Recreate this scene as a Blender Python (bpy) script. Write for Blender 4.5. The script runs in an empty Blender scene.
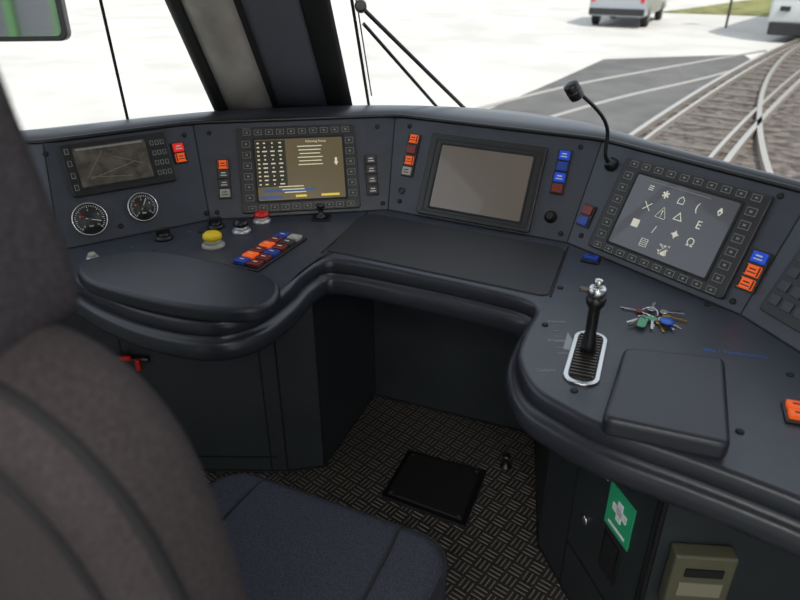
import bpy, bmesh, math, random
from mathutils import Matrix, Vector
random.seed(4)
D=bpy.data; SC=bpy.context.scene
SC.view_settings.view_transform='Standard'
# ------------------------------------------------------------ materials
MATS={}
def srgb(r,g,b):
    f=lambda c:(c/255/12.92) if c/255<=.04045 else ((c/255+.055)/1.055)**2.4
    return (f(r),f(g),f(b),1)
def mat(name,col,rough=.5,metal=0,noise=0,nscale=60,bump=0,bscale=400,emit=0,ecol=None,spec=.5,coat=0,ndetail=4,dist=.001):
    if name in MATS: return MATS[name]
    m=D.materials.new(name); m.use_nodes=True; nt=m.node_tree; b=nt.nodes['Principled BSDF']
    b.inputs['Base Color'].default_value=col; b.inputs['Roughness'].default_value=rough
    b.inputs['Metallic'].default_value=metal; b.inputs['Specular IOR Level'].default_value=spec
    b.inputs['Coat Weight'].default_value=coat
    if emit:
        b.inputs['Emission Color'].default_value=ecol or col; b.inputs['Emission Strength'].default_value=emit
    tc=nt.nodes.new('ShaderNodeTexCoord')
    if noise:
        n=nt.nodes.new('ShaderNodeTexNoise'); n.inputs['Scale'].default_value=nscale; n.inputs['Detail'].default_value=ndetail
        nt.links.new(tc.outputs['Object'],n.inputs['Vector'])
        mr=nt.nodes.new('ShaderNodeMapRange'); mr.inputs[1].default_value=.36; mr.inputs[2].default_value=.64; nt.links.new(n.outputs['Fac'],mr.inputs[0])
        mx=nt.nodes.new('ShaderNodeMix'); mx.data_type='RGBA'
        mx.inputs[6].default_value=tuple(c*(1-noise) for c in col[:3])+(1,)
        mx.inputs[7].default_value=tuple(min(1,c*(1+noise)) for c in col[:3])+(1,)
        nt.links.new(mr.outputs[0],mx.inputs[0]); nt.links.new(mx.outputs[2],b.inputs['Base Color'])
    if bump:
        n2=nt.nodes.new('ShaderNodeTexNoise'); n2.inputs['Scale'].default_value=bscale; n2.inputs['Detail'].default_value=2
        nt.links.new(tc.outputs['Object'],n2.inputs['Vector'])
        bp=nt.nodes.new('ShaderNodeBump'); bp.inputs['Strength'].default_value=bump; bp.inputs['Distance'].default_value=dist
        nt.links.new(n2.outputs['Fac'],bp.inputs['Height']); nt.links.new(bp.outputs['Normal'],b.inputs['Normal'])
    MATS[name]=m; return m
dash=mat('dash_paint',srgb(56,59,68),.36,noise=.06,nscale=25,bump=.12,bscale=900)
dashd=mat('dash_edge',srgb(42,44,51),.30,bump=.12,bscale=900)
cowlm=mat('cowl_paint',srgb(40,42,49),.34)
kick=mat('kick_panel',srgb(42,47,50),.45,noise=.12,nscale=8)
black=mat('black_plastic',srgb(22,22,24),.35)
blackm=mat('black_matte',srgb(13,13,15),.7)
bezel=mat('bezel_grey',srgb(32,32,35),.38)
keyo=mat('key_outline',srgb(132,130,123),.5)
keyd=mat('key_dark',srgb(34,34,35),.5)
matm=mat('desk_mat',srgb(31,31,34),.5,bump=.5,bscale=600)
padm=mat('pad_leather',srgb(32,35,43),.38,bump=.3,bscale=500)
steel=mat('steel',srgb(205,205,205),.25,metal=1)
dsteel=mat('dark_steel',srgb(90,85,80),.35,metal=.9)
white=mat('white_print',srgb(210,210,205),.5)
greyp=mat('grey_print',srgb(135,138,144),.5)
bluep=mat('blue_text',srgb(50,100,165),.5)
redm=mat('red_plastic',srgb(200,30,25),.35)
yelm=mat('yellow_plastic',srgb(235,200,20),.4)
bluem=mat('blue_cap',srgb(30,55,130),.35,emit=.06,ecol=srgb(30,80,220))
blueL=mat('blue_lit',srgb(20,55,150),.35,emit=.35,ecol=srgb(20,80,235))
orangeL=mat('orange_lit',srgb(160,66,20),.35,emit=.5,ecol=srgb(255,100,20))
redL=mat('red_lit',srgb(170,20,20),.35,emit=.5,ecol=srgb(240,35,20))
redD=mat('red_cap',srgb(115,38,34),.35)
whitecap=mat('white_cap',srgb(165,160,150),.4)
darkcap=mat('dark_cap',srgb(60,55,52),.4)
fabric=mat('seat_fabric',srgb(66,62,66),.95,noise=.35,nscale=340,bump=1,bscale=420,spec=.1)
fabricb=mat('seat_fabric_brown',srgb(66,60,61),.85,noise=.3,nscale=340,bump=1,bscale=420,spec=.2)
cush=mat('cushion_fabric',srgb(62,63,73),.95,noise=.35,nscale=420,bump=1,bscale=500,spec=.1)
piping=mat('piping',srgb(30,29,33),.8)
def glassmat():
    m=D.materials.new('window_glass'); m.use_nodes=True; nt=m.node_tree; nt.nodes.clear()
    o=nt.nodes.new('ShaderNodeOutputMaterial'); mx=nt.nodes.new('ShaderNodeMixShader'); t=nt.nodes.new('ShaderNodeBsdfTransparent'); g=nt.nodes.new('ShaderNodeBsdfGlossy')
    g.inputs['Roughness'].default_value=.02; t.inputs['Color'].default_value=(.96,.98,.97,1); mx.inputs[0].default_value=.03
    nt.links.new(t.outputs[0],mx.inputs[1]); nt.links.new(g.outputs[0],mx.inputs[2]); nt.links.new(mx.outputs[0],o.inputs[0]); return m
glass=glassmat()
def treadmat():
    m=D.materials.new('tread_plate'); m.use_nodes=True; nt=m.node_tree; b=nt.nodes['Principled BSDF']; L=nt.links
    tc=nt.nodes.new('ShaderNodeTexCoord'); mp=nt.nodes.new('ShaderNodeMapping'); mp.inputs['Rotation'].default_value=(0,0,math.radians(38)); mp.inputs['Scale'].default_value=(25,25,25)
    L.new(tc.outputs['Object'],mp.inputs['Vector']); sp=nt.nodes.new('ShaderNodeSeparateXYZ'); L.new(mp.outputs[0],sp.inputs[0])
    def M(op,a,b2=None):
        n=nt.nodes.new('ShaderNodeMath'); n.operation=op
        for i,v in enumerate((a,b2)):
            if v is None: continue
            if isinstance(v,(int,float)): n.inputs[i].default_value=v
            else: L.new(v,n.inputs[i])
        return n.outputs[0]
    x,y=sp.outputs[0],sp.outputs[1]
    fx=M('FRACT',x);fy=M('FRACT',y)
    par=M('FLOORED_MODULO',M('ADD',M('FLOOR',x),M('FLOOR',y)),2)
    def bars(u,v):
        w=M('MAXIMUM',M('SINE',M('SUBTRACT',M('MULTIPLY',v,6.2832*3),1.5708)),0)
        msk=M('LESS_THAN',M('ABSOLUTE',M('SUBTRACT',u,.5)),.40)
        return M('MULTIPLY',w,msk)
    h=M('ADD',M('MULTIPLY',bars(fx,fy),par),M('MULTIPLY',bars(fy,fx),M('SUBTRACT',1,par)))
    bp=nt.nodes.new('ShaderNodeBump'); bp.inputs['Strength'].default_value=.8; bp.inputs['Distance'].default_value=.004
    L.new(h,bp.inputs['Height']); L.new(bp.outputs[0],b.inputs['Normal'])
    mx=nt.nodes.new('ShaderNodeMix'); mx.data_type='RGBA'; mx.inputs[6].default_value=srgb(82,78,74); mx.inputs[7].default_value=srgb(172,164,154); L.new(h,mx.inputs[0]); L.new(mx.outputs[2],b.inputs['Base Color'])
    b.inputs['Roughness'].default_value=.33; b.inputs['Metallic'].default_value=.5
    return m
tread=treadmat()
# ------------------------------------------------------------ helpers
def grp(name,loc=(0,0,0)):
    e=D.objects.new(name,None); e.location=loc; e.empty_display_size=.05; SC.collection.objects.link(e); return e
def reg(name,me,m,par,smooth=False):
    ob=D.objects.new(name,me); SC.collection.objects.link(ob)
    if m: me.materials.append(m)
    if par: ob.parent=par; ob.matrix_parent_inverse=Matrix.Translation(-Vector(par.location))
    if smooth:
        for p in me.polygons: p.use_smooth=True
    return ob
def fin(bm,name,m,par,smooth=False,M=None):
    if M is not None: bm.transform(M)
    bmesh.ops.recalc_face_normals(bm,faces=bm.faces)
    me=D.meshes.new(name); bm.to_mesh(me); bm.free(); return reg(name,me,m,par,smooth)
I4=Matrix.Identity(4)
def bev(ob,w,seg=3,ang=35):
    b=ob.modifiers.new('b','BEVEL'); b.width=w; b.segments=seg; b.limit_method='ANGLE'; b.angle_limit=math.radians(ang)
    for p in ob.data.polygons: p.use_smooth=True
    ob.modifiers.new('w','WEIGHTED_NORMAL').keep_sharp=True
    return ob
def boxes(name,M,lst,m,par,bevel=0):
    bm=bmesh.new()
    for (cx,cy,cz,sx,sy,sz) in lst:
        bmesh.ops.create_cube(bm,size=1,matrix=Matrix.Translation((cx,cy,cz))@Matrix.Diagonal((sx,sy,sz,1)))
    ob=fin(bm,name,m,par,M=M)
    if bevel: bev(ob,bevel,2)
    return ob
def box(name,M,c,s,m,par,bevel=0): return boxes(name,M,[tuple(c)+tuple(s)],m,par,bevel)
def prism(name,pts,z0,z1,m,par,M=I4,bevel=0,seg=3):
    bm=bmesh.new(); a=[bm.verts.new((p[0],p[1],z0)) for p in pts]; b=[bm.verts.new((p[0],p[1],z1)) for p in pts]
    bm.faces.new(a); bm.faces.new(b); n=len(pts)
    for i in range(n): bm.faces.new((a[i],a[(i+1)%n],b[(i+1)%n],b[i]))
    ob=fin(bm,name,m,par,M=M)
    if bevel: bev(ob,bevel,seg)
    return ob
def rrect(cx,cy,w,h,r,n=5):
    o=[]
    for (sx,sy,a0) in ((1,1,0),(-1,1,90),(-1,-1,180),(1,-1,270)):
        for i in range(n+1):
            a=math.radians(a0+90*i/n); o.append((cx+sx*(w/2-r)+r*math.cos(a),cy+sy*(h/2-r)+r*math.sin(a)))
    return o
def lathe(name,prof,m,par,M=I4,n=32):
    bm=bmesh.new(); rings=[]
    for r,z in prof:
        rings.append([bm.verts.new((r*math.cos(2*math.pi*i/n),r*math.sin(2*math.pi*i/n),z)) for i in range(n)])
    for a,b in zip(rings,rings[1:]):
        for i in range(n): bm.faces.new((a[i],a[(i+1)%n],b[(i+1)%n],b[i]))
    bm.faces.new(rings[0]); bm.faces.new(rings[-1])
    ob=fin(bm,name,m,par,M=M)
    for p in ob.data.polygons: p.use_smooth=len(p.vertices)==4
    return ob
def tube(name,pts,r,m,par,cyc=False,smooth=False,M=I4):
    cu=D.curves.new(name,'CURVE'); cu.dimensions='3D'; cu.bevel_depth=r; cu.bevel_resolution=4; cu.use_fill_caps=True
    if smooth:
        s=cu.splines.new('NURBS'); s.points.add(len(pts)-1); s.order_u=4; s.use_endpoint_u=not cyc; s.resolution_u=12
    else:
        s=cu.splines.new('POLY'); s.points.add(len(pts)-1)
    s.use_cyclic_u=cyc
    for i,p in enumerate(pts): s.points[i].co=tuple(M@Vector(p))+(1,)
    cu.materials.append(m); ob=D.objects.new(name,cu); SC.collection.objects.link(ob)
    if par: ob.parent=par; ob.matrix_parent_inverse=Matrix.Translation(-Vector(par.location))
    return ob
def text(name,M,x,y,z,size,s,m,par,rot=0):
    cu=D.curves.new(name,'FONT'); cu.body=s; cu.size=size; cu.extrude=.0001; cu.align_x='CENTER'; cu.align_y='CENTER'; cu.materials.append(m)
    ob=D.objects.new(name,cu); SC.collection.objects.link(ob)
    W=M@Matrix.Translation((x,y,z))@Matrix.Rotation(rot,4,'Z')
    ob.parent=par; ob.matrix_parent_inverse=Matrix.Translation(-Vector(par.location)); ob.matrix_basis=W
    return ob
def catmull(P,n=6):
    o=[]
    for i in range(len(P)-1):
        p0=P[max(i-1,0)];p1=P[i];p2=P[i+1];p3=P[min(i+2,len(P)-1)]
        for k in range(n):
            t=k/n; o.append(tuple(.5*((2*b)+(c-a)*t+(2*a-5*b+4*c-d)*t*t+(-a+3*b-3*c+d)*t**3) for a,b,c,d in zip(p0,p1,p2,p3)))
    o.append(tuple(P[-1])); return o
def resamp(P,n):
    d=[0]
    for a,b in zip(P,P[1:]): d.append(d[-1]+math.dist(a,b))
    o=[];j=0
    for i in range(n):
        t=d[-1]*i/(n-1)
        while j<len(P)-2 and d[j+1]<t: j+=1
        f=(t-d[j])/max(1e-9,d[j+1]-d[j]); o.append(tuple(a+(b-a)*f for a,b in zip(P[j],P[j+1])))
    return o
def sheet(name,rows,m,par,smooth=True,thick=0):
    bm=bmesh.new(); V=[[bm.verts.new(p) for p in r] for r in rows]
    for a,b in zip(V,V[1:]):
        for i in range(len(a)-1): bm.faces.new((a[i],a[i+1],b[i+1],b[i]))
    ob=fin(bm,name,m,par,smooth)
    if thick: s=ob.modifiers.new('s','SOLIDIFY'); s.thickness=thick; s.offset=0
    return ob
# ------------------------------------------------------------ console layout (metres)
DZ=.80; SB=.12; HP=.235; LP=math.hypot(SB,HP)
B=[(-1.13,1.46),(-.83,1.48),(-.516,1.685),(-.034,1.763),(.418,1.527),(.684,1.158),(.80,.80),(.84,.5)]
def unit(p,q):
    l=math.hypot(q[0]-p[0],q[1]-p[1]); return ((q[0]-p[0])/l,(q[1]-p[1])/l)
def frame(k):
    p,q=B[k+1],B[k+2]; x=unit(p,q); n=(-x[1],x[0]); up=Vector((n[0]*SB/LP,n[1]*SB/LP,HP/LP)); X=Vector((x[0],x[1],0)); N=X.cross(up)
    return Matrix(((X.x,up.x,N.x,p[0]),(X.y,up.y,N.y,p[1]),(X.z,up.z,N.z,DZ),(0,0,0,1)))
def offline(P,o):
    R=[]
    for i in range(len(P)):
        if i==0: x=unit(P[0],P[1]); R.append((P[0][0]-x[1]*o,P[0][1]+x[0]*o)); continue
        if i==len(P)-1: x=unit(P[-2],P[-1]); R.append((P[-1][0]-x[1]*o,P[-1][1]+x[0]*o)); continue
        a=unit(P[i-1],P[i]); b=unit(P[i],P[i+1]); na=(-a[1],a[0]); nb=(-b[1],b[0]); s=(na[0]+nb[0],na[1]+nb[1]); k=o/(1+na[0]*nb[0]+na[1]*nb[1])
        R.append((P[i][0]+s[0]*k,P[i][1]+s[1]*k))
    return R
T=offline(B,SB); ZT=DZ+HP
dashboard=grp('dashboard',(0,1.5,.8))
# instrument panels
bm=bmesh.new(); lo=[bm.verts.new((p[0],p[1],DZ)) for p in B]; hi=[bm.verts.new((p[0],p[1],ZT)) for p in T]
for i in range(len(B)-1): bm.faces.new((lo[i],lo[i+1],hi[i+1],hi[i]))
fin(bm,'instrument_panel',dash,dashboard)
for i in range(1,len(B)-1): tube('panel_seam',[(B[i][0],B[i][1],DZ),(T[i][0],T[i][1],ZT)],.0016,blackm,dashboard)
tube('panel_base_seam',[(p[0],p[1],DZ+.001) for p in B],.002,blackm,dashboard)
outer=catmull([(-1.15,1.62),(-.898,1.775),(-.58,1.945),(-.303,2.025),(0,2.045),(.2955,1.986),(.45,1.881),(.5316,1.79),(.683,1.479),(.806,1.283),(.93,1.05),(1.0,.7),(1.02,.5)],6)
O=resamp(outer,70); Ti=resamp(T,70)
mid=lambda f,z:[(a[0]*(1-f)+b[0]*f,a[1]*(1-f)+b[1]*f,z) for a,b in zip(Ti,O)]
sheet('cowl',[mid(0,ZT-.004),mid(.06,ZT+.006),mid(.2,ZT+.012),mid(.5,ZT+.012),mid(.92,ZT),mid(1,ZT-.012),mid(1.02,ZT-.08)],cowlm,dashboard)
tube('cowl_rim',[(p[0],p[1],ZT+.001) for p in Ti],.006,black,dashboard)
# desk
front=[(-1.14,1.36),(-.95,1.385),(-.80,1.37),(-.638,1.245),(-.506,1.166),(-.375,1.13),(-.295,1.17),(-.245,1.268),(-.212,1.37),(-.155,1.425),(.045,1.343),(.194,1.268),(.262,1.225),(.278,1.185),(.242,1.099),(.214,1.01),(.22,.917),(.258,.861),(.321,.799),(.431,.727),(.534,.653),(.62,.58),(.70,.5)]
F=resamp(catmull(front,6),150)
def offs(P,o):
    R=[]
    for i in range(len(P)):
        x=unit(P[max(i-1,0)],P[min(i+1,len(P)-1)]); R.append((P[i][0]+x[1]*o,P[i][1]-x[0]*o))
    return R
Fi=offs(F,-.010); Bi=resamp(B,150)
sheet('desk_top',[[(p[0],p[1],DZ) for p in Fi],[(p[0]+(q[0]-p[0])*.5,p[1]+(q[1]-p[1])*.5,DZ) for p,q in zip(Fi,Bi)],[(p[0],p[1],DZ) for p in Bi]],dash,dashboard,False)
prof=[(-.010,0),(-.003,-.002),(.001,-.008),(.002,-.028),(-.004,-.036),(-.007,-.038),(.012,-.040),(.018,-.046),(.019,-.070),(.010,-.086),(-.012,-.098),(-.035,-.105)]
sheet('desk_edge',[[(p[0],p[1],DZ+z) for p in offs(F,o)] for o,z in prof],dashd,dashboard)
O2=resamp(offline(O,-.02),150)
sheet('desk_underside',[[(p[0],p[1],DZ-.105) for p in offs(F,-.034)],[(p[0],p[1],DZ-.1) for p in O2]],blackm,dashboard,False)
# writing mat in the middle
prism('desk_mat',[(-.178,1.478),(-.115,1.70),(-.075,1.728),(.395,1.495),(.402,1.47),(.318,1.245),(.300,1.240)],DZ-.002,DZ+.004,matm,dashboard,bevel=.003)
tube('mat_border',[(-.19,1.465,DZ+.001),(-.09,1.742,DZ+.001)],.002,blackm,dashboard)
tube('mat_border',[(.318,1.235,DZ+.001),(.415,1.50,DZ+.001)],.002,blackm,dashboard)
# arm rests
def pad(name,pts,z0,z1,bv):
    g=grp(name,(sum(p[0] for p in pts)/len(pts),sum(p[1] for p in pts)/len(pts),z0))
    ob=prism('cushion_pad',pts,z0,z1,padm,g,bevel=bv,seg=6)
    return g
pl=resamp(catmull([(-.70,1.29),(-.715,1.345),(-.66,1.385),(-.572,1.405),(-.42,1.35),(-.285,1.275),(-.250,1.225),(-.25,1.155),(-.30,1.118),(-.414,1.132),(-.53,1.175),(-.648,1.235),(-.70,1.29)],5),60)[:-1]
pad('armrest_pad',pl,DZ+.0005,DZ+.036,.012)
def rquad(q,r=.02):
    o=[];n=len(q)
    for i in range(n):
        a,b,c=q[i-1],q[i],q[(i+1)%n]; u=unit(b,a); w=unit(b,c)
        p0=(b[0]+u[0]*r,b[1]+u[1]*r); p2=(b[0]+w[0]*r,b[1]+w[1]*r)
        for k in range(6):
            t=k/5; o.append(tuple((1-t)**2*p0[j]+2*t*(1-t)*b[j]+t*t*p2[j] for j in (0,1)))
    return o
pad('armrest_pad',rquad([(.394,.985),(.556,.95),(.466,.722),(.300,.784)],.018),DZ+.0005,DZ+.036,.010)
# ------------------------------------------------------------ panel items
FA,FB,FC,FD,FE=[frame(k) for k in range(5)]
def cells(name,Mx,x,ys,mats,w=.027,h=.0225):
    loc=Mx@Vector((x,sum(ys)/len(ys),0)); g=grp(name,loc)
    hh=abs(ys[0]-ys[-1])+h+.007
    box('housing',Mx,(x,(ys[0]+ys[-1])/2,.003),(w+.008,hh,.006),black,g,.0015)
    for y,m in zip(ys,mats):
        box('key_cap',Mx,(x,y,.008),(w,h,.008),m,g,.002)
        mm=black if m in (whitecap,orangeL) else white
        if m in (orangeL,redL,blueL,darkcap,whitecap):
            box('legend',Mx,(x,y+.003,.0124),(w*.45,.0028,.0004),mm,g); box('legend',Mx,(x,y-.004,.0124),(w*.6,.0024,.0004),mm,g)
            if m is orangeL: boxes('legend_edge',Mx,[(x-w*.42,y,.0122,.003,h*.85,.0004),(x+w*.42,y,.0122,.003,h*.85,.0004)],blackm,g)
    return g
cells('indicator_button_block',FA,.343,[.203,.176],[redL,orangeL])
cells('indicator_button_block',FB,.046,[.147,.121,.095,.069],[orangeL,darkcap,darkcap,whitecap])
cells('indicator_button_block',FB,.449,[.142,.114,.086,.058],[darkcap,darkcap,darkcap,darkcap])
cells('indicator_button_block',FC,.036,[.205,.175,.145,.115],[orangeL,redD,orangeL,whitecap])
cells('indicator_button_block',FC,.457,[.213,.185,.157,.129],[blueL,bluem,blueL,redD])
cells('indicator_button_block',FD,.022,[.092,.065],[redD,bluem])
cells('indicator_button_block',FD,.441,[.118,.090,.062],[blueL,orangeL,orangeL],w=.03)
def screws(Mx,pts,par):
    for (x,y) in pts: lathe('screw',[(.0065,0),(.0065,.002),(.0045,.0035)],blackm,par,Mx@Matrix.Translation((x,y,0)),16)
screws(FA,[(.03,.235),(.37,.235),(.37,.02),(.15,.03)],dashboard)
screws(FB,[(.015,.235),(.475,.235),(.475,.02),(.02,.02)],dashboard)
screws(FC,[(.012,.24),(.49,.24),(.49,.02),(.03,.03)],dashboard)
screws(FD,[(.03,.03),(.42,.245),(.43,.02)],dashboard)
screws(Matrix.Translation((0,0,DZ)),[(.348,1.278),(.635,1.20),(.518,.794),(.674,.946),(.284,1.118),(.29,.90),(-.60,1.47),(-.52,1.60)],dashboard)
# displays
scr_o=mat('screen_olive',srgb(66,58,42),.25,emit=.28,ecol=srgb(140,122,86),coat=.3)
scr_b=mat('screen_brown',srgb(62,60,58),.22,emit=.17,ecol=srgb(165,148,132),coat=.5)
scr_g=mat('screen_grey',srgb(56,58,64),.22,emit=.12,ecol=srgb(140,138,146),coat=.5)
scr_k=mat('screen_dark',srgb(62,57,52),.25,noise=.8,nscale=30,ndetail=8,emit=.05,ecol=srgb(165,152,135),coat=.3)
scr_t=mat('screen_text',srgb(210,205,170),.4,emit=.45)
scr_y=mat('screen_yellow',srgb(210,180,60),.4,emit=.6)
scr_w=mat('screen_white',srgb(205,200,185),.4,emit=.35)
scr_blue=mat('screen_blue',srgb(50,80,130),.4,emit=.4)
scr_d=mat('screen_block',srgb(48,42,32),.4)
def monitor(name,Mx,x0,x1,y0,y1,ix0,ix1,iy0,iy1,scr,keys=True,fr=None):
    g=grp(name,Mx@Vector(((x0+x1)/2,(y0+y1)/2,0)))
    cx,cy=(x0+x1)/2,(y0+y1)/2
    prism('bezel',rrect(cx,cy,x1-x0,y1-y0,.008),-.001,.012,fr or bezel,g,Mx,.003)
    icx,icy=(ix0+ix1)/2,(iy0+iy1)/2
    prism('screen_frame',rrect(icx,icy,ix1-ix0+.012,iy1-iy0+.012,.004),.011,.0135,blackm,g,Mx)
    prism('screen',rrect(icx,icy,ix1-ix0,iy1-iy0,.003),.0132,.0142,scr,g,Mx)
    if keys:
        o=[];d=[];s=[]
        def k(x,y,w,h): o.append((x,y,.0125,w,h,.002)); d.append((x,y,.0132,w-.0025,h-.0025,.002)); s.append((x,y,.0143,w*.28,h*.28,.0004))
        n=10
        for i in range(n):
            x=x0+.028+(x1-x0-.056)*i/(n-1)
            k(x,(y1+iy1)/2+.003,.02,.014); k(x,(y0+iy0)/2-.003,.02,.014)
        for i in range(6):
            y=iy0+.01+(iy1-iy0-.02)*i/5
            k((x0+ix0)/2,y,.022,.017); k((x1+ix1)/2,y,.022,.017)
        boxes('key_outlines',Mx,o,keyo,g); boxes('keys',Mx,d,keyd,g); boxes('key_symbols',Mx,s,keyo,g)
    return g
mA=monitor('radio_display',FA,.062,.318,.118,.250,.088,.262,.138,.236,scr_k,False,black)
o=[(.075,.14+.03*i,.013,.010,.014,.002) for i in range(4)]
for i in range(3):
    for j in range(4): o.append((.278+.013*i,.145+.026*j,.013,.009,.012,.002))
boxes('keys',FA,o,keyo,mA); boxes('key_faces',FA,[(a,b,c+.0006,d-.003,e-.003,f) for a,b,c,d,e,f in o],keyd,mA)
mg=mat('map_grey',srgb(105,97,86),.4,emit=.06)
def diag(lst,m,par):
    for (x,y,L,W,a) in lst: box('map_line',FA@Matrix.Translation((x,y,.0145))@Matrix.Rotation(a,4,'Z'),(0,0,0),(L,W,.0006),m,par)
diag([(.13,.19,.08,.002,.9),(.17,.17,.12,.0022,.25),(.21,.19,.07,.0015,-.4),(.16,.155,.10,.002,-.12)],mg,mA)
box('status_strip',FA,(.175,.231,.0145),(.16,.005,.0008),keyo,mA)
mB=monitor('display_monitor',FB,.088,.412,.010,.243,.135,.372,.042,.208,scr_o)
rows=[]
for i in range(11):
    y=.198-.0112*i; rows.append((.143,y,.0150,.006,.0036,.0006))
    for j in range(3): rows.append((.160+.021*j,y,.0150,.003+random.random()*.011,.0034,.0006))
for i in range(6): rows.append((.282,.186-.010*i,.0147,.05+random.random()*.02,.0024,.0006))
for i in range(3): rows.append((.225+.005*i,.078-.008*i,.0147,.05+.02*random.random(),.0026,.0006))
boxes('table_block',FB,[(.176,.142,.0146,.080,.126,.0005)],scr_d,mB)
boxes('screen_text',FB,rows,scr_t,mB)
text('screen_heading',FB,.30,.199,.0145,.009,'Fahrzeug Status',scr_t,mB)
boxes('status_strip',FB,[(.22,.068,.0144,.14,.007,.0006),(.17,.050,.0147,.06,.007,.0006)],scr_blue,mB)
boxes('status_strip_yellow',FB,[(.33,.051,.0147,.05,.006,.0006),(.25,.051,.0147,.03,.006,.0006)],scr_y,mB)
prism('screen_arrow',[(.352,.130),(.358,.140),(.355,.140),(.355,.152),(.349,.152),(.349,.140),(.346,.140)],.0143,.0149,scr_t,mB,FB)
text('maker_label',FB,.115,.2395,.0125,.006,'DISPLAY',greyp,mB)
mC=monitor('display_monitor',FC,.090,.412,.006,.230,.128,.382,.030,.198,scr_b,False,mat('bezel_brown',srgb(38,37,38),.33))
boxes('bezel_inner_line',FC,[(.255,.212,.0125,.29,.0015,.001),(.255,.018,.0125,.29,.0015,.001),(.108,.115,.0125,.0015,.195,.001),(.402,.115,.0125,.0015,.195,.001)],blackm,mC)
mD=monitor('display_monitor',FD,.064,.413,.014,.240,.115,.362,.042,.208,scr_g)
for i,(x,y,s) in enumerate([(.16,.185,'≡'),(.20,.18,'✱'),(.24,.178,'⌂'),(.28,.175,'('),(.33,.178,'◊'),(.17,.145,'✕'),(.21,.14,'⚠'),(.25,.143,'△'),(.30,.14,'E'),(.16,.10,'■'),(.21,.10,'/'),(.26,.105,'✦'),(.30,.10,'Ω'),(.20,.065,'▤'),(.25,.065,'✈')]):
    text('screen_icon',FD,x,y,.0145,.025,s,scr_w,mD)
boxes('screen_lines',FD,[(.22,.2,.0147,.16,.002,.0006)],keyo,mD)
# side keypad on panel E
kp=grp('keypad_panel',FE@Vector((.12,.13,0)))
prism('bezel',rrect(.12,.13,.18,.20,.008),-.001,.008,bezel,kp,FE,.002)
boxes('keys',FE,[(.05+.03*i,.06+.03*j,.009,.022,.02,.004) for i in range(5) for j in range(5)],dashd,kp,.001)
# gauges
gface=mat('gauge_face',srgb(30,27,27),.4)
for (x,y,r,ang) in [(.084,.060,.042,-20),(.214,.066,.038,60)]:
    g=grp('pressure_gauge',FA@Vector((x,y,0))); Mx=FA@Matrix.Translation((x,y,0))
    lathe('rim',[(r,0),(r,.010),(r-.002,.013),(r-.004,.011),(r-.004,.009)],steel,g,Mx,40)
    lathe('face',[(r-.004,.008),(r-.0042,.0100),(.001,.0101)],gface,g,Mx,40)
    tk=bmesh.new()
    for i in range(31):
        a=math.radians(225-270*i/30); L=.007 if i%5==0 else .004; rr=r-.007-L/2
        bmesh.ops.create_cube(tk,size=1,matrix=Matrix.Rotation(a,4,'Z')@Matrix.Translation((rr,0,.0105))@Matrix.Diagonal((L,.0012,.0006,1)))
    fin(tk,'scale_ticks',white,g,M=Mx)
    box('needle',Mx@Matrix.Rotation(math.radians(ang),4,'Z'),(.008,0,.0115),(r*.85,.0018,.001),white,g)
    box('red_mark',Mx@Matrix.Rotation(math.radians(150),4,'Z'),(r*.45,0,.0112),(r*.3,.002,.0008),redm,g)
    lathe('hub',[(.004,.0105),(.004,.013)],dsteel,g,Mx,16)
    text('unit_label',Mx,0,-r*.4,.0106,.008,'bar',white,g)
    for i in range(5):
        a=math.radians(225-270*i/4); text('scale_number',Mx,(r-.019)*math.cos(a),(r-.019)*math.sin(a),.0106,.007,str(i*3),white,g)
# knob on panel B/C
g=grp('rotary_knob',FC@Vector((.456,.057,0))); lathe('knob',[(.016,0),(.016,.004),(.011,.006),(.010,.018),(.008,.020)],black,g,FC@Matrix.Translation((.456,.057,0)),24)
g=grp('socket_outlet',FC@Vector((.022,.05,0))); lathe('ring',[(.009,0),(.009,.004),(.006,.004),(.006,.002)],black,g,FC@Matrix.Translation((.030,.06,0)),24)
# desk controls
TD=lambda x,y:Matrix.Translation((x,y,DZ))
def knob(name,x,y,cap,r=.017,h=.03,skirt=black,mush=False):
    g=grp(name,(x,y,DZ)); Mx=TD(x,y)
    lathe('collar',[(r*1.35,0),(r*1.35,.005),(r*1.1,.010)],skirt,g,Mx)
    if mush:
        lathe('stem',[(r*.95,.006),(r*.95,h*.55)],skirt,g,Mx)
        lathe('cap',[(r*.55,h*.45),(r*1.0,h*.55),(r*1.12,h*.65),(r*1.1,h*.85),(r*.85,h),(.002,h*1.05)],cap,g,Mx)
    else: lathe('cap',[(r*.9,.006),(r*.85,h*.8),(r*.7,h),(.002,h*1.02)],cap,g,Mx)
    return g
silver=mat('silver_plastic',srgb(190,190,190),.3,metal=.6)
knob('push_button_white',-.727,1.425,whitecap,.011,.018,silver)
for x,y in ((-.60,1.555),(-.487,1.632)):
    g=knob('rotary_switch',x,y,black,.017,.016); box('grip',TD(x,y)@Matrix.Rotation(.6,4,'Z'),(0,0,.020),(.034,.010,.016),black,g,.002)
knob('yellow_mushroom_button',-.462,1.507,yelm,.021,.036,whitecap,True)
g=knob('horn_button',-.412,1.60,black,.018,.032,silver,True)
knob('emergency_stop_button',-.372,1.672,redm,.018,.028,silver,True)
g=grp('joystick',(-.215,1.70,DZ)); Mx=TD(-.215,1.695)
box('base',Mx,(0,0,.002),(.05,.045,.004),black,g,.001); lathe('boot',[(.018,.004),(.014,.010),(.006,.018),(.005,.03),(.011,.034),(.011,.042),(.002,.044)],black,g,Mx)
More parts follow.
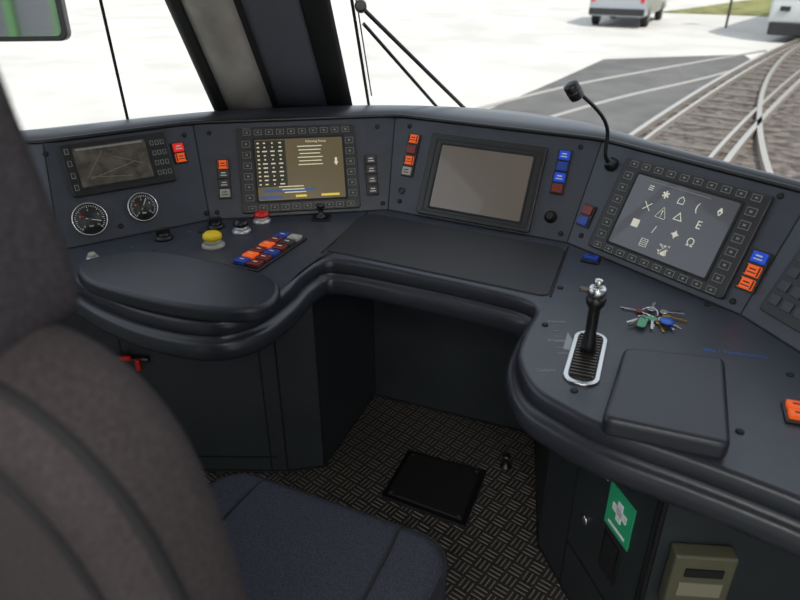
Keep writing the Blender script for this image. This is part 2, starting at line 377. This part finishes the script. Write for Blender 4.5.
# push-button cluster on the left desk
cl=grp('push_button_cluster',(-.31,1.47,DZ)); ax=Vector((.415,.91,0)).normalized(); sx=Vector((ax.y,-ax.x,0))
Mc=Matrix(((sx.x,ax.x,0,-.390+.0),(sx.y,ax.y,0,1.392),(0,0,1,DZ),(0,0,0,1)))
box('housing',Mc,(.036,.10,.003),(.080,.215,.006),black,cl,.002)
seq=[[bluem,redD],[orangeL,redD],[redD,bluem],[orangeL,redD],[redD,darkcap],[bluem,whitecap]]
for j in range(6):
    for i in range(2): box('key_cap',Mc,(.018+.036*i,.016+.0335*j,.010),(.031,.027,.010),seq[j][i],cl,.002); box('legend',Mc,(.018+.036*i,.016+.0335*j,.0152),(.012,.004,.0004),white,cl)
# small labels
for (x,y,s) in [(-.66,1.50,'o'),(-.55,1.60,'I 0'),(-.56,1.51,'- -'),(-.43,1.66,'STOP'),(.30,1.06,'Bremsen'),(.31,1.13,'Fahren'),(.255,.96,'Gefahr')]:
    text('printed_label',TD(x,y),0,0,.0006,.013,s,greyp,dashboard,.0)
boxes('printed_marks',TD(.30,1.05),[(0,-.035+.02*i,.0005,.028-.004*i,.0015,.0005) for i in range(5)],greyp,dashboard)
prism('arrow_mark',[(.322,1.09),(.328,1.02),(.300,1.03)],DZ,DZ+.0008,greyp,dashboard)
text('blue_text_line',TD(.61,1.015),0,0,.0006,.016,'Sifa / Notbremse',bluep,dashboard,-.25)  # line of blue lettering on the right desk
# controller lever
lv=grp('control_lever',(.335,1.0,DZ)); yx=Vector((.36,.933,0)).normalized(); xx=Vector((yx.y,-yx.x,0))
Ml=Matrix(((xx.x,yx.x,0,.335),(xx.y,yx.y,0,1.0),(0,0,1,DZ),(0,0,0,1)))
prism('slot_plate',rrect(0,0,.062,.185,.027,8),0,.005,steel,lv,Ml,.002)
prism('gaiter',rrect(0,0,.046,.164,.019,8),.005,.0065,blackm,lv,Ml)
boxes('gaiter_ribs',Ml,[(0,-.07+.01*i,.0075,.040,.004,.004) for i in range(15)],dsteel,lv)
tilt=Ml@Matrix.Translation((0,.015,0))@Matrix.Rotation(math.radians(-6),4,'X')
lathe('shaft',[(.016,.004),(.014,.02),(.010,.045),(.0105,.09),(.016,.098),(.018,.108),(.014,.114)],black,lv,tilt,24)
lathe('knurled_grip',[(.013,.113),(.0165,.116),(.0165,.128),(.013,.131)],steel,lv,tilt,24)
lathe('push_cap',[(.008,.130),(.008,.142),(.006,.145),(.001,.146)],steel,lv,tilt,24)
box('side_trigger',tilt,(-.020,0,.122),(.022,.010,.008),dsteel,lv,.002)
# key bunch lying on the desk
kb=grp('key_bunch',(.51,1.14,DZ)); brass=mat('brass',srgb(170,140,80),.35,metal=.9); grn=mat('green_plastic',srgb(80,150,115),.4)
tube('ring',[(.50+.017*math.cos(a),1.158+.017*math.sin(a),DZ+.007+.003*math.sin(2*a)) for a in [i*math.pi/10 for i in range(20)]],.0013,steel,kb,True)
for i,(dx,dy,a,m,zz) in enumerate([(-.012,-.006,205,steel,.003),(-.008,-.012,228,steel,.006),(-.004,-.014,250,grn,.008),(.002,-.016,268,brass,.004),(.006,-.016,287,steel,.007),(.010,-.012,305,steel,.003),(.014,-.006,334,brass,.006),(.012,.002,352,steel,.009),(.014,.006,12,dsteel,.004),(-.010,.006,150,redD,.005),(-.02,-.02,215,dsteel,.009),(0,.01,60,steel,.004)]):
    Mk=Matrix.Translation((.505+dx,1.155+dy,DZ+zz))@Matrix.Rotation(math.radians(a),4,'Z')@Matrix.Rotation(.05,4,'Y')
    lathe('key_bow',[(.008,-.001),(.0085,0),(.008,.0015)],m,kb,Mk@Matrix.Translation((.012,0,0)),20)
    boxes('key_blade',Mk,[(.034,0,0,.034,.0045,.002),(.040,.003,0,.003,.004,.002),(.034,.003,0,.003,.003,.002)],steel if m in(redD,grn) else m,kb)
lathe('blue_tag',[(.012,0),(.0145,.002),(.012,.005),(.002,.006)],mat('blue_tag',srgb(40,90,190),.3),kb,Matrix.Translation((.520,1.115,DZ+.008)),24)
prism('green_tag',rrect(0,0,.017,.046,.007),.006,.010,grn,kb,Matrix.Translation((.474,1.118,DZ))@Matrix.Rotation(-.5,4,'Z'),bevel=.0015)
# button pairs on the right desk
def deskbtn(x,y,rot,mats,w=.03):
    g=grp('push_button_pair',(x,y,DZ)); Mx=TD(x,y)@Matrix.Rotation(rot,4,'Z')
    box('housing',Mx,(0,0,.003),(w+.01,.024*len(mats)+.008,.006),black,g,.002)
    for i,m in enumerate(mats):
        yy=(i-(len(mats)-1)/2)*.024
        box('key_cap',Mx,(0,yy,.009),(w,.020,.010),m,g,.002); box('legend',Mx,(0,yy,.0142),(w*.5,.004,.0005),black,g)
deskbtn(.627,.834,-.35,[orangeL,orangeL],.032)
deskbtn(.450,1.418,-.5,[bluem],.032)
# gooseneck microphone
mic=grp('gooseneck_microphone',(.51,1.56,.99)); MB=FD@Matrix.Translation((.027,.213,0))
lathe('base',[(.017,0),(.017,.006),(.010,.012),(.007,.022)],black,mic,MB,24)
p0=MB@Vector((0,0,.015))
tube('gooseneck',[tuple(p0),tuple(MB@Vector((0,.005,.05))),(.495,1.545,1.07),(.455,1.52,1.125),(.415,1.49,1.155),(.385,1.465,1.178)],.0045,black,mic,smooth=True)
Mh=Matrix.Translation((.380,1.463,1.172))@Vector((-.55,-.15,.75)).to_track_quat('Z','Y').to_matrix().to_4x4()
lathe('head',[(.008,-.010),(.015,-.006),(.0165,.0),(.0165,.026),(.015,.030),(.006,.033)],black,mic,Mh,28)
lathe('head_band',[(.017,.010),(.017,.013)],dsteel,mic,Mh,28)
# ------------------------------------------------------------ footwell / cabinets
cab=grp('under_desk_cabinet',(0,1.6,0))
K=[(-1.14,1.59),(-.352,1.577),(-.24,1.60),(-.092,1.981),(.456,1.755),(.38,1.289),(.486,.892),(1.14,.84)]
bm=bmesh.new(); a=[bm.verts.new((p[0],p[1],0)) for p in K]; b=[bm.verts.new((p[0],p[1],.694)) for p in K]
for i in range(len(K)-1): bm.faces.new((a[i],a[i+1],b[i+1],b[i]))
fin(bm,'cabinet_panels',kick,cab)
for p in K[1:-1]: tube('corner_seam',[(p[0],p[1],.002),(p[0],p[1],.69)],.003,blackm,cab)
tube('plinth_seam',[(p[0],p[1]-.002,.004) for p in K],.004,blackm,cab)
def vframe(p,q):
    x=unit(p,q); return Matrix(((x[0],0,x[1],p[0]),(x[1],0,-x[0],p[1]),(0,1,0,0),(0,0,0,1)))
V0=vframe(K[0],K[1]); V1=vframe(K[5],K[6]); V2=vframe(K[6],K[7])
boxes('door_gap',V0,[(.35,.35,.001,.004,.68,.003),(.74,.35,.001,.004,.68,.003),(.56,.06,.001,.40,.004,.003)],blackm,cab)
rv=grp('isolating_valve',(-.76,1.56,.435))
tube('pipe',[(.33,.425,.014),(.43,.425,.014)],.008,dsteel,rv,M=V0); box('handle',V0,(.372,.440,.03),(.034,.014,.014),redm,rv,.003); box('handle',V0,(.405,.418,.03),(.014,.034,.014),redm,rv,.003)
boxes('door_gap',V1,[(.13,.35,.001,.003,.68,.003),(.395,.35,.001,.003,.68,.003),(.26,.16,.001,.265,.003,.003)],blackm,cab)
lathe('door_lock',[(.013,0),(.013,.004),(.006,.006)],steel,cab,V1@Matrix.Translation((.185,.285,0)),20)
box('recess_frame',V1,(.295,.285,.002),(.062,.115,.004),black,cab,.002); box('recess',V1,(.295,.285,.0045),(.046,.098,.002),mat('void',(.002,.002,.002,1),.9),cab)
fs=grp('first_aid_sign',V1@Vector((.305,.415,0))); sg=mat('sign_green',srgb(50,170,120),.4)
box('plate',V1,(.300,.412,.002),(.088,.112,.003),sg,fs); sw=mat('sign_white',srgb(240,240,238),.4)
boxes('white_cross',V1,[(.300,.420,.0042,.050,.018,.0015),(.300,.420,.0042,.018,.050,.0015)],sw,fs); boxes('sign_text',V1,[(.300,.372,.0042,.06,.006,.0015)],sw,fs)
wl=grp('warning_label',V1@Vector((.22,.47,0))); prism('sticker',[(.150,.470),(.243,.505),(.243,.455)],.001,.003,white,wl,V1)
mb=grp('card_reader_box',V2@Vector((.07,.42,0)))
box('body',V2,(.085,.385,.018),(.115,.15,.036),mat('box_beige',srgb(88,86,68),.5),mb,.006); box('recess',V2,(.085,.42,.037),(.07,.02,.004),blackm,mb); box('label',V2,(.085,.375,.037),(.08,.035,.002),mat('box_label',srgb(135,132,110),.5),mb)
tube('cabinet_edge_trim',[(K[6][0],K[6][1],.0),(K[6][0],K[6][1],.69)],.006,black,cab)
# foot pedal plate
fp=grp('foot_pedal_plate',(.107,1.519,0)); q=[(.026,1.671),(.272,1.573),(.184,1.345),(-.058,1.465)]
prism('base_frame',q,0.0005,.010,black,fp,bevel=.003)
qc=(.107,1.513); q2=[(qc[0]+(p[0]-qc[0])*.88,qc[1]+(p[1]-qc[1])*.88) for p in q]
prism('tread_pad',q2,.010,.018,mat('rubber',srgb(30,30,31),.6,bump=.6,bscale=300),fp,bevel=.003)
for i in range(4):
    p=[(qc[0]+(w[0]-qc[0])*.8,qc[1]+(w[1]-qc[1])*.8) for w in q][i]; lathe('screw',[(.006,.018),(.006,.020),(.003,.021)],dsteel,fp,Matrix.Translation((p[0],p[1],0)),12)
fk=grp('foot_switch',(.335,1.60,0)); lathe('stem',[(.018,.0005),(.018,.006),(.010,.010),(.009,.035),(.013,.038),(.013,.046),(.003,.049)],dsteel,fk,Matrix.Translation((.335,1.60,0)),20)
# ------------------------------------------------------------ room shell
prism('floor',[(-1.2,-1.3),(1.2,-1.3),(1.2,.9),(.9,2.0),(.2,2.1),(-.6,2.0),(-1.2,1.7)],-.04,0,tread,None)
shell=mat('cab_lining',srgb(175,175,173),.7)
prism('ceiling',[(-1.25,-1.4),(1.25,-1.4),(1.25,.5),(.7,1.2),(-.3,1.45),(-.8,1.6),(-1.25,1.3)],2.15,2.2,shell,None)
green=mat('body_green',srgb(80,150,60),.4)
wl=grp('wall_left',(-1.17,.2,0)); box('lower',I4,(-1.18,.15,.5),(.04,2.95,.94),shell,wl); box('upper',I4,(-1.18,0,2.08),(.04,2.6,.14),shell,wl); box('post',I4,(-1.18,-.2,1.5),(.04,1.3,1.1),shell,wl)
box('wall_right',I4,(1.2,-.2,1.08),(.04,2.1,2.2),shell,None)
sheet('wall_front',[[(p[0],p[1],z) for p in offline(O,.03)] for z in (-.5,ZT-.02)],mat('body_paint',srgb(120,120,122),.5),None,thick=.02)
# invented ceiling fill light behind the camera, added to brighten the footwell
LY=-.65
cl_=grp('ceiling_fill_light',(-.1,LY,2.12)); box('fill_housing',I4,(-.1,LY,2.135),(.9,.34,.028),white,cl_,.006)
box('diffuser',I4,(-.1,LY,2.119),(.84,.28,.006),mat('fill_diffuser',(.8,.8,.8,1),.5,emit=6,ecol=(1,.97,.92,1)),cl_)
ld=D.lights.new('fill_area','AREA'); ld.shape='RECTANGLE'; ld.size=.84; ld.size_y=.28; ld.energy=21; ld.color=(1,.96,.9)
lo_=D.objects.new('fill_area',ld); SC.collection.objects.link(lo_); lo_.location=(-.1,LY,2.11); lo_.rotation_euler=(math.radians(25),0,0); lo_.parent=cl_; lo_.matrix_parent_inverse=Matrix.Translation((.1,-LY,-2.12))
# windscreen pillar
pil=grp('windscreen_pillar',(-.35,1.9,1.0))
LB,LTp=Vector((-.54,1.962,1.03)),Vector((-.605,1.864,1.334)); RB,RT=Vector((-.146,2.062,1.03)),Vector((-.180,1.864,1.334))
def strip(name,f0,f1,m,bulge=0,lift=0):
    rows=[]
    for k in range(9):
        z=-.02+k*.455
        l=LB+(LTp-LB)*z; r=RB+(RT-RB)*z
        row=[]
        for j in range(7):
            f=f0+(f1-f0)*j/6; p=l+(r-l)*f; g=math.sin(math.pi*j/6)*bulge; row.append(tuple(p+Vector((.1,-1,-.2))*(g+lift)))
        rows.append(row)
    return sheet(name,rows,m,pil,thick=.004)
pgrey=mat('pillar_grey',srgb(140,134,128),.55,noise=.2,nscale=9,ndetail=5); pdark=mat('pillar_dark',srgb(78,80,88),.4)
strip('outer_seal',0,.10,blackm,.012); strip('grey_cover',.09,.42,pgrey,.03); strip('gap',.41,.46,blackm,0,.002); strip('inner_cover',.45,.82,pdark,.02); strip('screen_seal',.81,1.0,blackm,.012)
# glass
def up(p,k): return (p[0]*(1-.07*k),p[1]-.40*k,ZT-.01+1.13*k)
OO=offline(O,.015)
right=[p for p in OO if p[0]>-.15]; left=[p for p in OO if p[0]<-.53]
sheet('window_1',[[up(p,k) for p in right] for k in (0,.5,1)],glass,None)
sheet('window_2',[[up(p,k) for p in left] for k in (0,.5,1)],glass,None)
box('window_3',I4,(-1.18,.9,1.5),(.006,.9,1.05),glass,None)
tube('trim_1',[(-.775,1.90,1.02),(-.745,1.80,1.334),(-.70,1.55,2.1)],.004,blackm,None)
tube('trim_2',[(-1.17,1.55,1.0),(-1.17,1.35,2.15)],.02,blackm,None)
# wipers
wp=grp('windshield_wiper',(0,2.05,1.05))
tube('arm',[(-.105,1.925,1.315),(.21,2.12,1.0)],.006,black,wp); tube('link_rod',[(-.10,1.95,1.27),(.125,2.13,1.0)],.005,black,wp)
tube('blade',[(-.145,1.84,1.45),(-.128,1.91,1.335),(-.095,2.11,1.0)],.0045,blackm,wp); tube('blade_spring',[(-.139,1.85,1.44),(-.115,1.93,1.32),(-.088,2.10,1.05)],.002,blackm,wp)
lathe('pivot',[(.012,-.012),(.016,-.008),(.016,.008),(.012,.012)],black,wp,Matrix.Translation((-.105,1.925,1.315))@Matrix.Rotation(1.3,4,'X'),20)
# outside mirror
mr=grp('side_mirror',(-1.29,2.5,1.23)); nrm=Vector((.172,-1.843,.078)).normalized(); Mm=Matrix.Translation((-1.335,2.5,1.285))@nrm.to_track_quat('Z','Y').to_matrix().to_4x4()
prism('housing',rrect(0,0,.31,.25,.03),-.05,0,black,mr,Mm,.008); prism('mirror_glass',rrect(0,0,.275,.215,.022),0,.002,mat('mirror',(.6,.6,.6,1),.05,metal=1),mr,Mm)
tube('arm',[(-1.33,2.53,1.38),(-1.33,2.5,1.7),(-1.2,1.6,1.9)],.012,black,mr)
# ------------------------------------------------------------ driver seat
st=grp('driver_seat',(-.2,.7,0)); Rv=Vector((.912,-.411,0)); Fv=Vector((.411,.912,0)); C0=Vector((-.335,.53,0))
MS=Matrix(((Rv.x,Fv.x,0,C0.x),(Rv.y,Fv.y,0,C0.y),(0,0,1,0),(0,0,0,1)))
def soft(name,pts,z0,z1,m,M,bv,seg=6): return prism(name,pts,z0,z1,m,st,M,bv,seg)
soft('cushion',rrect(.005,.24,.52,.50,.07,8),.37,.49,cush,MS,.035)
for s in (-1,1):
    tube('cushion_piping',[(s*.16,.02,.491),(s*.165,.25,.491),(s*.160,.40,.491),(s*.156,.456,.489),(s*.154,.472,.484),(s*.153,.483,.475)],.0035,piping,st,M=MS)
tube('front_piping',[(x,y,.470) for x,y in rrect(.005,.24,.516,.496,.07,8)],.004,piping,st,M=MS,cyc=True)
box('seat_pan',MS,(0,.22,.35),(.42,.42,.05),black,st,.01)
lathe('pedestal',[(.20,.001),(.20,.02),(.09,.04),(.08,.33),(.14,.34)],black,st,MS@Matrix.Translation((0,.2,0)),32)
lean=math.radians(8)
MBk=MS@Matrix.Translation((0,0,.45))@Matrix.Rotation(lean,4,'X')@Matrix.Rotation(math.radians(90),4,'X')
def mirr(h): return h+[(-x,y) for x,y in reversed(h)]
bk=catmull([(0.0,-.02),(.17,-.01),(.225,.08),(.233,.3),(.245,.5),(.245,.63),(.230,.71),(.190,.762),(.125,.782),(0,.787)],5)
bkp=[p for p in mirr(bk[1:-1])]
soft('backrest',bkp,-.04,.06,fabricb,MBk,.035)
inn=[(x*.80,.02+y*.93) for x,y in bkp]
tube('back_piping',[(x,y,.061) for x,y in inn],.005,piping,st,M=MBk,cyc=True)
tube('edge_piping',[(x*.99,y*.995,.035) for x,y in bkp],.005,piping,st,M=MBk,cyc=True)
hd=catmull([(0,.757),(.11,.76),(.145,.79),(.152,.93),(.154,1.03),(.150,1.12),(.12,1.20),(.05,1.235),(0,1.24)],5)
soft('headrest',mirr(hd[1:-1]),-.06,.05,fabric,MBk,.035)
# ------------------------------------------------------------ outside
GZ=-.9
gm=mat('concrete_yard',srgb(188,185,180),.9,noise=.09,nscale=.6,ndetail=8)
prism('ground',[(-60,-40),(60,-40),(60,120),(-60,120)],GZ-.1,GZ,gm,None)
am=mat('asphalt',srgb(90,88,87),.9,noise=.16,nscale=1.5,bump=1,bscale=60,ndetail=10)
prism('asphalt_pavement',[(-2.5,5),(-.6,8),(1.64,11.35),(3.1,13.7),(4.9,16.7),(8.6,17.5),(8.3,16.2),(3.5,9.4),(1,5)],GZ+.001,GZ+.02,am,None)
bal=mat('ballast',srgb(90,82,76),.95,noise=.65,nscale=6,bump=1,bscale=18,ndetail=12,dist=.05)
prism('ballast_bed',[(1.4,5),(3.5,9.4),(7.1,14.6),(10.4,18.8),(14,22.5),(15,21.5),(11,17),(8.8,12.9),(6.0,7.6),(4.5,4.5)],GZ+.001,GZ+.05,bal,None)
gr=mat('dry_grass',srgb(100,98,58),.95,noise=.5,nscale=5,ndetail=10)
prism('grass_verge',[(4.6,4.5),(6.1,7.6),(8.9,12.9),(11.3,17),(15.2,21.5),(30,21.5),(20,4.5)],GZ+.001,GZ+.06,gr,None)
prism('grass_bank',[(11,30),(14,33),(26,46),(60,46),(60,27),(30,24),(17,27)],GZ+.001,GZ+.05,mat('grass_green',srgb(112,112,60),.95,noise=.45,nscale=1.5,ndetail=10),None)
railm=mat('rail_steel',srgb(178,171,163),.35,metal=.6); sleeper=mat('sleeper',srgb(98,92,87),.9,noise=.25,nscale=10)
def track(name,cl,gauge=1.3,sl=True):
    g=grp(name,(cl[0][0],cl[0][1],GZ)); P=resamp(catmull(cl,8),80)
    for s in (-1,1):
        R=offs(P,s*gauge/2)
        L=offs(R,.035);Q=offs(R,-.035)
        sheet('rail',[[(p[0],p[1],GZ+.05) for p in L],[(p[0],p[1],GZ+.15) for p in L],[(p[0],p[1],GZ+.15) for p in Q],[(p[0],p[1],GZ+.05) for p in Q]],railm,g,False)
        if sl:
            G=offs(R,-s*.2); L=offs(G,.025);Q=offs(G,-.025)
            sheet('guard_rail',[[(p[0],p[1],GZ+.05) for p in L],[(p[0],p[1],GZ+.13) for p in L],[(p[0],p[1],GZ+.13) for p in Q],[(p[0],p[1],GZ+.05) for p in Q]],railm,g,False)
    if sl:
        bmx=bmesh.new(); S=resamp(P,46)
        for a,b in zip(S,S[1:]):
            x=unit(a,b); ang=math.atan2(x[1],x[0])
            bmesh.ops.create_cube(bmx,size=1,matrix=Matrix.Translation((a[0],a[1],GZ+.045))@Matrix.Rotation(ang,4,'Z')@Matrix.Diagonal((.2,1.5,.04,1)))
        fin(bmx,'sleepers',sleeper,g)
    return g
track('railway_track',[(1.2,4.6),(3.8,8.75),(7.5,14.0),(10.6,18.0),(15,23.2),(20,29)])
track('railway_track',[(3.9,4.6),(5.0,7.6),(6.6,11.0),(8.6,14.5),(11.0,18.0),(15.3,23.2),(20.4,29)],sl=False)
er=grp('embedded_track',(3,13,GZ))
for off in (0,1.3):
    pts=[(-.5+off*.6,9.2-off*.7),(3.0+off*.5,12.9-off*.85),(5.7+off*.4,15.2-off*.9),(9.5,18.2-off*.8)]
    tube('rail',[(x,y,GZ+.0) for x,y in resamp(catmull(pts,6),30)],.045,railm,er)
# white van
def van(loc,rot,name,L=4.6,W=1.85,H=1.9):
    g=grp(name,(loc[0],loc[1],GZ)); Mv=Matrix.Translation((loc[0],loc[1],GZ))@Matrix.Rotation(rot,4,'Z'); wm=mat('car_paint',srgb(150,154,160),.3,coat=.5); wg=mat('car_glass',srgb(40,45,52),.1)
    side=[(-L/2,.35),(-L/2,1.0),(-L/2+.15,1.75),(-L/2+.4,H),(L/2-1.9,H),(L/2-1.1,1.15),(L/2-.1,.95),(L/2,.7),(L/2,.35)]
    Ms=Mv@Matrix.Rotation(math.radians(90),4,'X')
    prism('body',side,-W/2,W/2,wm,g,Ms,.06)
    prism('side_windows',[(-L/2+.35,1.15),(-L/2+.45,1.7),(L/2-1.95,1.7),(L/2-1.4,1.15)],-W/2-.01,W/2+.01,wg,g,Ms)
    prism('windscreen',[(L/2-1.80,1.75),(L/2-1.78,1.82),(L/2-1.08,1.22),(L/2-1.12,1.15)],-W/2+.12,W/2-.12,wg,g,Ms)
    prism('rear_window',[(-L/2+.03,1.2),(-L/2+.14,1.7),(-L/2+.10,1.72),(-L/2-.02,1.2)],-W/2+.15,W/2-.15,wg,g,Ms)
    for x in (-L/2+.85,L/2-.9):
        for s in (-1,1):
            lathe('wheel',[(.20,-.1),(.33,-.1),(.34,-.05),(.34,.08),(.31,.1),(.2,.1)],blackm,g,Ms@Matrix.Translation((x,.34,s*(W/2-.1))),24)
            lathe('hub',[(.19,-.115),(.19,.115)],dsteel,g,Ms@Matrix.Translation((x,.34,s*(W/2-.1))),16)
    boxes('tail_lights',Mv,[(-L/2,s*.8,.95,.04,.12,.3) for s in(-1,1)],redm,g); boxes('bumper',Mv,[(-L/2-.02,0,.5,.1,1.8,.2),(L/2+.02,0,.5,.1,1.8,.2)],keyd,g)
van((8.3,26.0),math.radians(62),'car')
# tram standing outside
tg=grp('tram',(12.2,22,GZ)); Mt=Matrix.Translation((11.3,19.4,GZ))@Matrix.Rotation(math.radians(52),4,'Z')@Matrix.Rotation(math.radians(90),4,'X')
tp=mat('tram_white',srgb(185,188,188),.35,coat=.4)
prism('body',[(0,.5),(-.05,1.0),(.25,2.4),(.7,3.3),(14,3.35),(14,.5)],-1.2,1.2,tp,tg,Mt,.12)
prism('skirt',[(.02,.2),(.0,.55),(14,.55),(14,.2)],-1.15,1.15,keyd,tg,Mt,.05)
prism('windscreen',[(-.07,1.25),(.17,2.5),(.26,2.5),(.05,1.25)],-1.0,1.0,mat('car_glass',srgb(40,45,52),.1),tg,Mt)
prism('side_windows',[(1.2,1.3),(1.3,2.6),(13.5,2.6),(13.5,1.3)],-1.215,1.215,MATS['car_glass'],tg,Mt)
boxes('headlamps',Mt,[(-.06,.9,s*.8,.05,.12,.25) for s in (-1,1)],keyd,tg)
# second tram, added out of view so the mirror reflects green
t2=grp('tram',(-6,-6,GZ)); box('body',I4,(-5.5,-9,.8),(2.4,16,3.0),green,t2,.1); box('grey_band',I4,(-5.5,-9,2.2),(2.44,16.02,.2),tp,t2,.05); boxes('side_windows',I4,[(-5.5,-15+2.4*i,1.35,2.47,1.9,.8) for i in range(6)],MATS['car_glass'],t2); box('skirt',I4,(-5.5,-9,-.72),(2.2,15.5,.36),black,t2)
# sign post
sp=grp('sign_post',(11.0,24.0,GZ)); tube('post',[(11.0,24,GZ),(11.0,24,GZ+2.4)],.04,dsteel,sp); prism('sign_plate',rrect(0,0,.5,.5,.05),-.01,.01,white,sp,Matrix.Translation((11,23.95,GZ+2.2))@Matrix.Rotation(math.radians(90),4,'X'))
# ------------------------------------------------------------ light
w=D.worlds.new('World'); SC.world=w; w.use_nodes=True; bg=w.node_tree.nodes['Background']
sky=w.node_tree.nodes.new('ShaderNodeTexSky'); sky.sky_type='HOSEK_WILKIE'; sky.turbidity=4; sky.ground_albedo=.5; sky.sun_direction=Vector((.25,-.5,.8)).normalized()
mxn=w.node_tree.nodes.new('ShaderNodeMix'); mxn.data_type='RGBA'; mxn.inputs[0].default_value=.6; mxn.inputs[7].default_value=(.88,.93,1,1)
w.node_tree.links.new(sky.outputs[0],mxn.inputs[6]); w.node_tree.links.new(mxn.outputs[2],bg.inputs[0]); bg.inputs[1].default_value=1.9
sl=D.lights.new('sun','SUN'); sl.energy=4.2; sl.angle=.01; sl.color=(1,.95,.87); so=D.objects.new('sun',sl); SC.collection.objects.link(so); so.rotation_euler=Vector((-.25,.55,-.85)).to_track_quat('-Z','Y').to_euler()
# ------------------------------------------------------------ camera
cd=D.cameras.new('camera'); co=D.objects.new('camera',cd); SC.collection.objects.link(co); cd.lens=29.7; cd.sensor_width=36
co.location=(0,0,1.45); co.rotation_euler=(math.radians(62),0,0); cd.clip_start=.01; cd.clip_end=500
cd.dof.use_dof=True; cd.dof.focus_distance=1.65; cd.dof.aperture_fstop=4
SC.camera=co
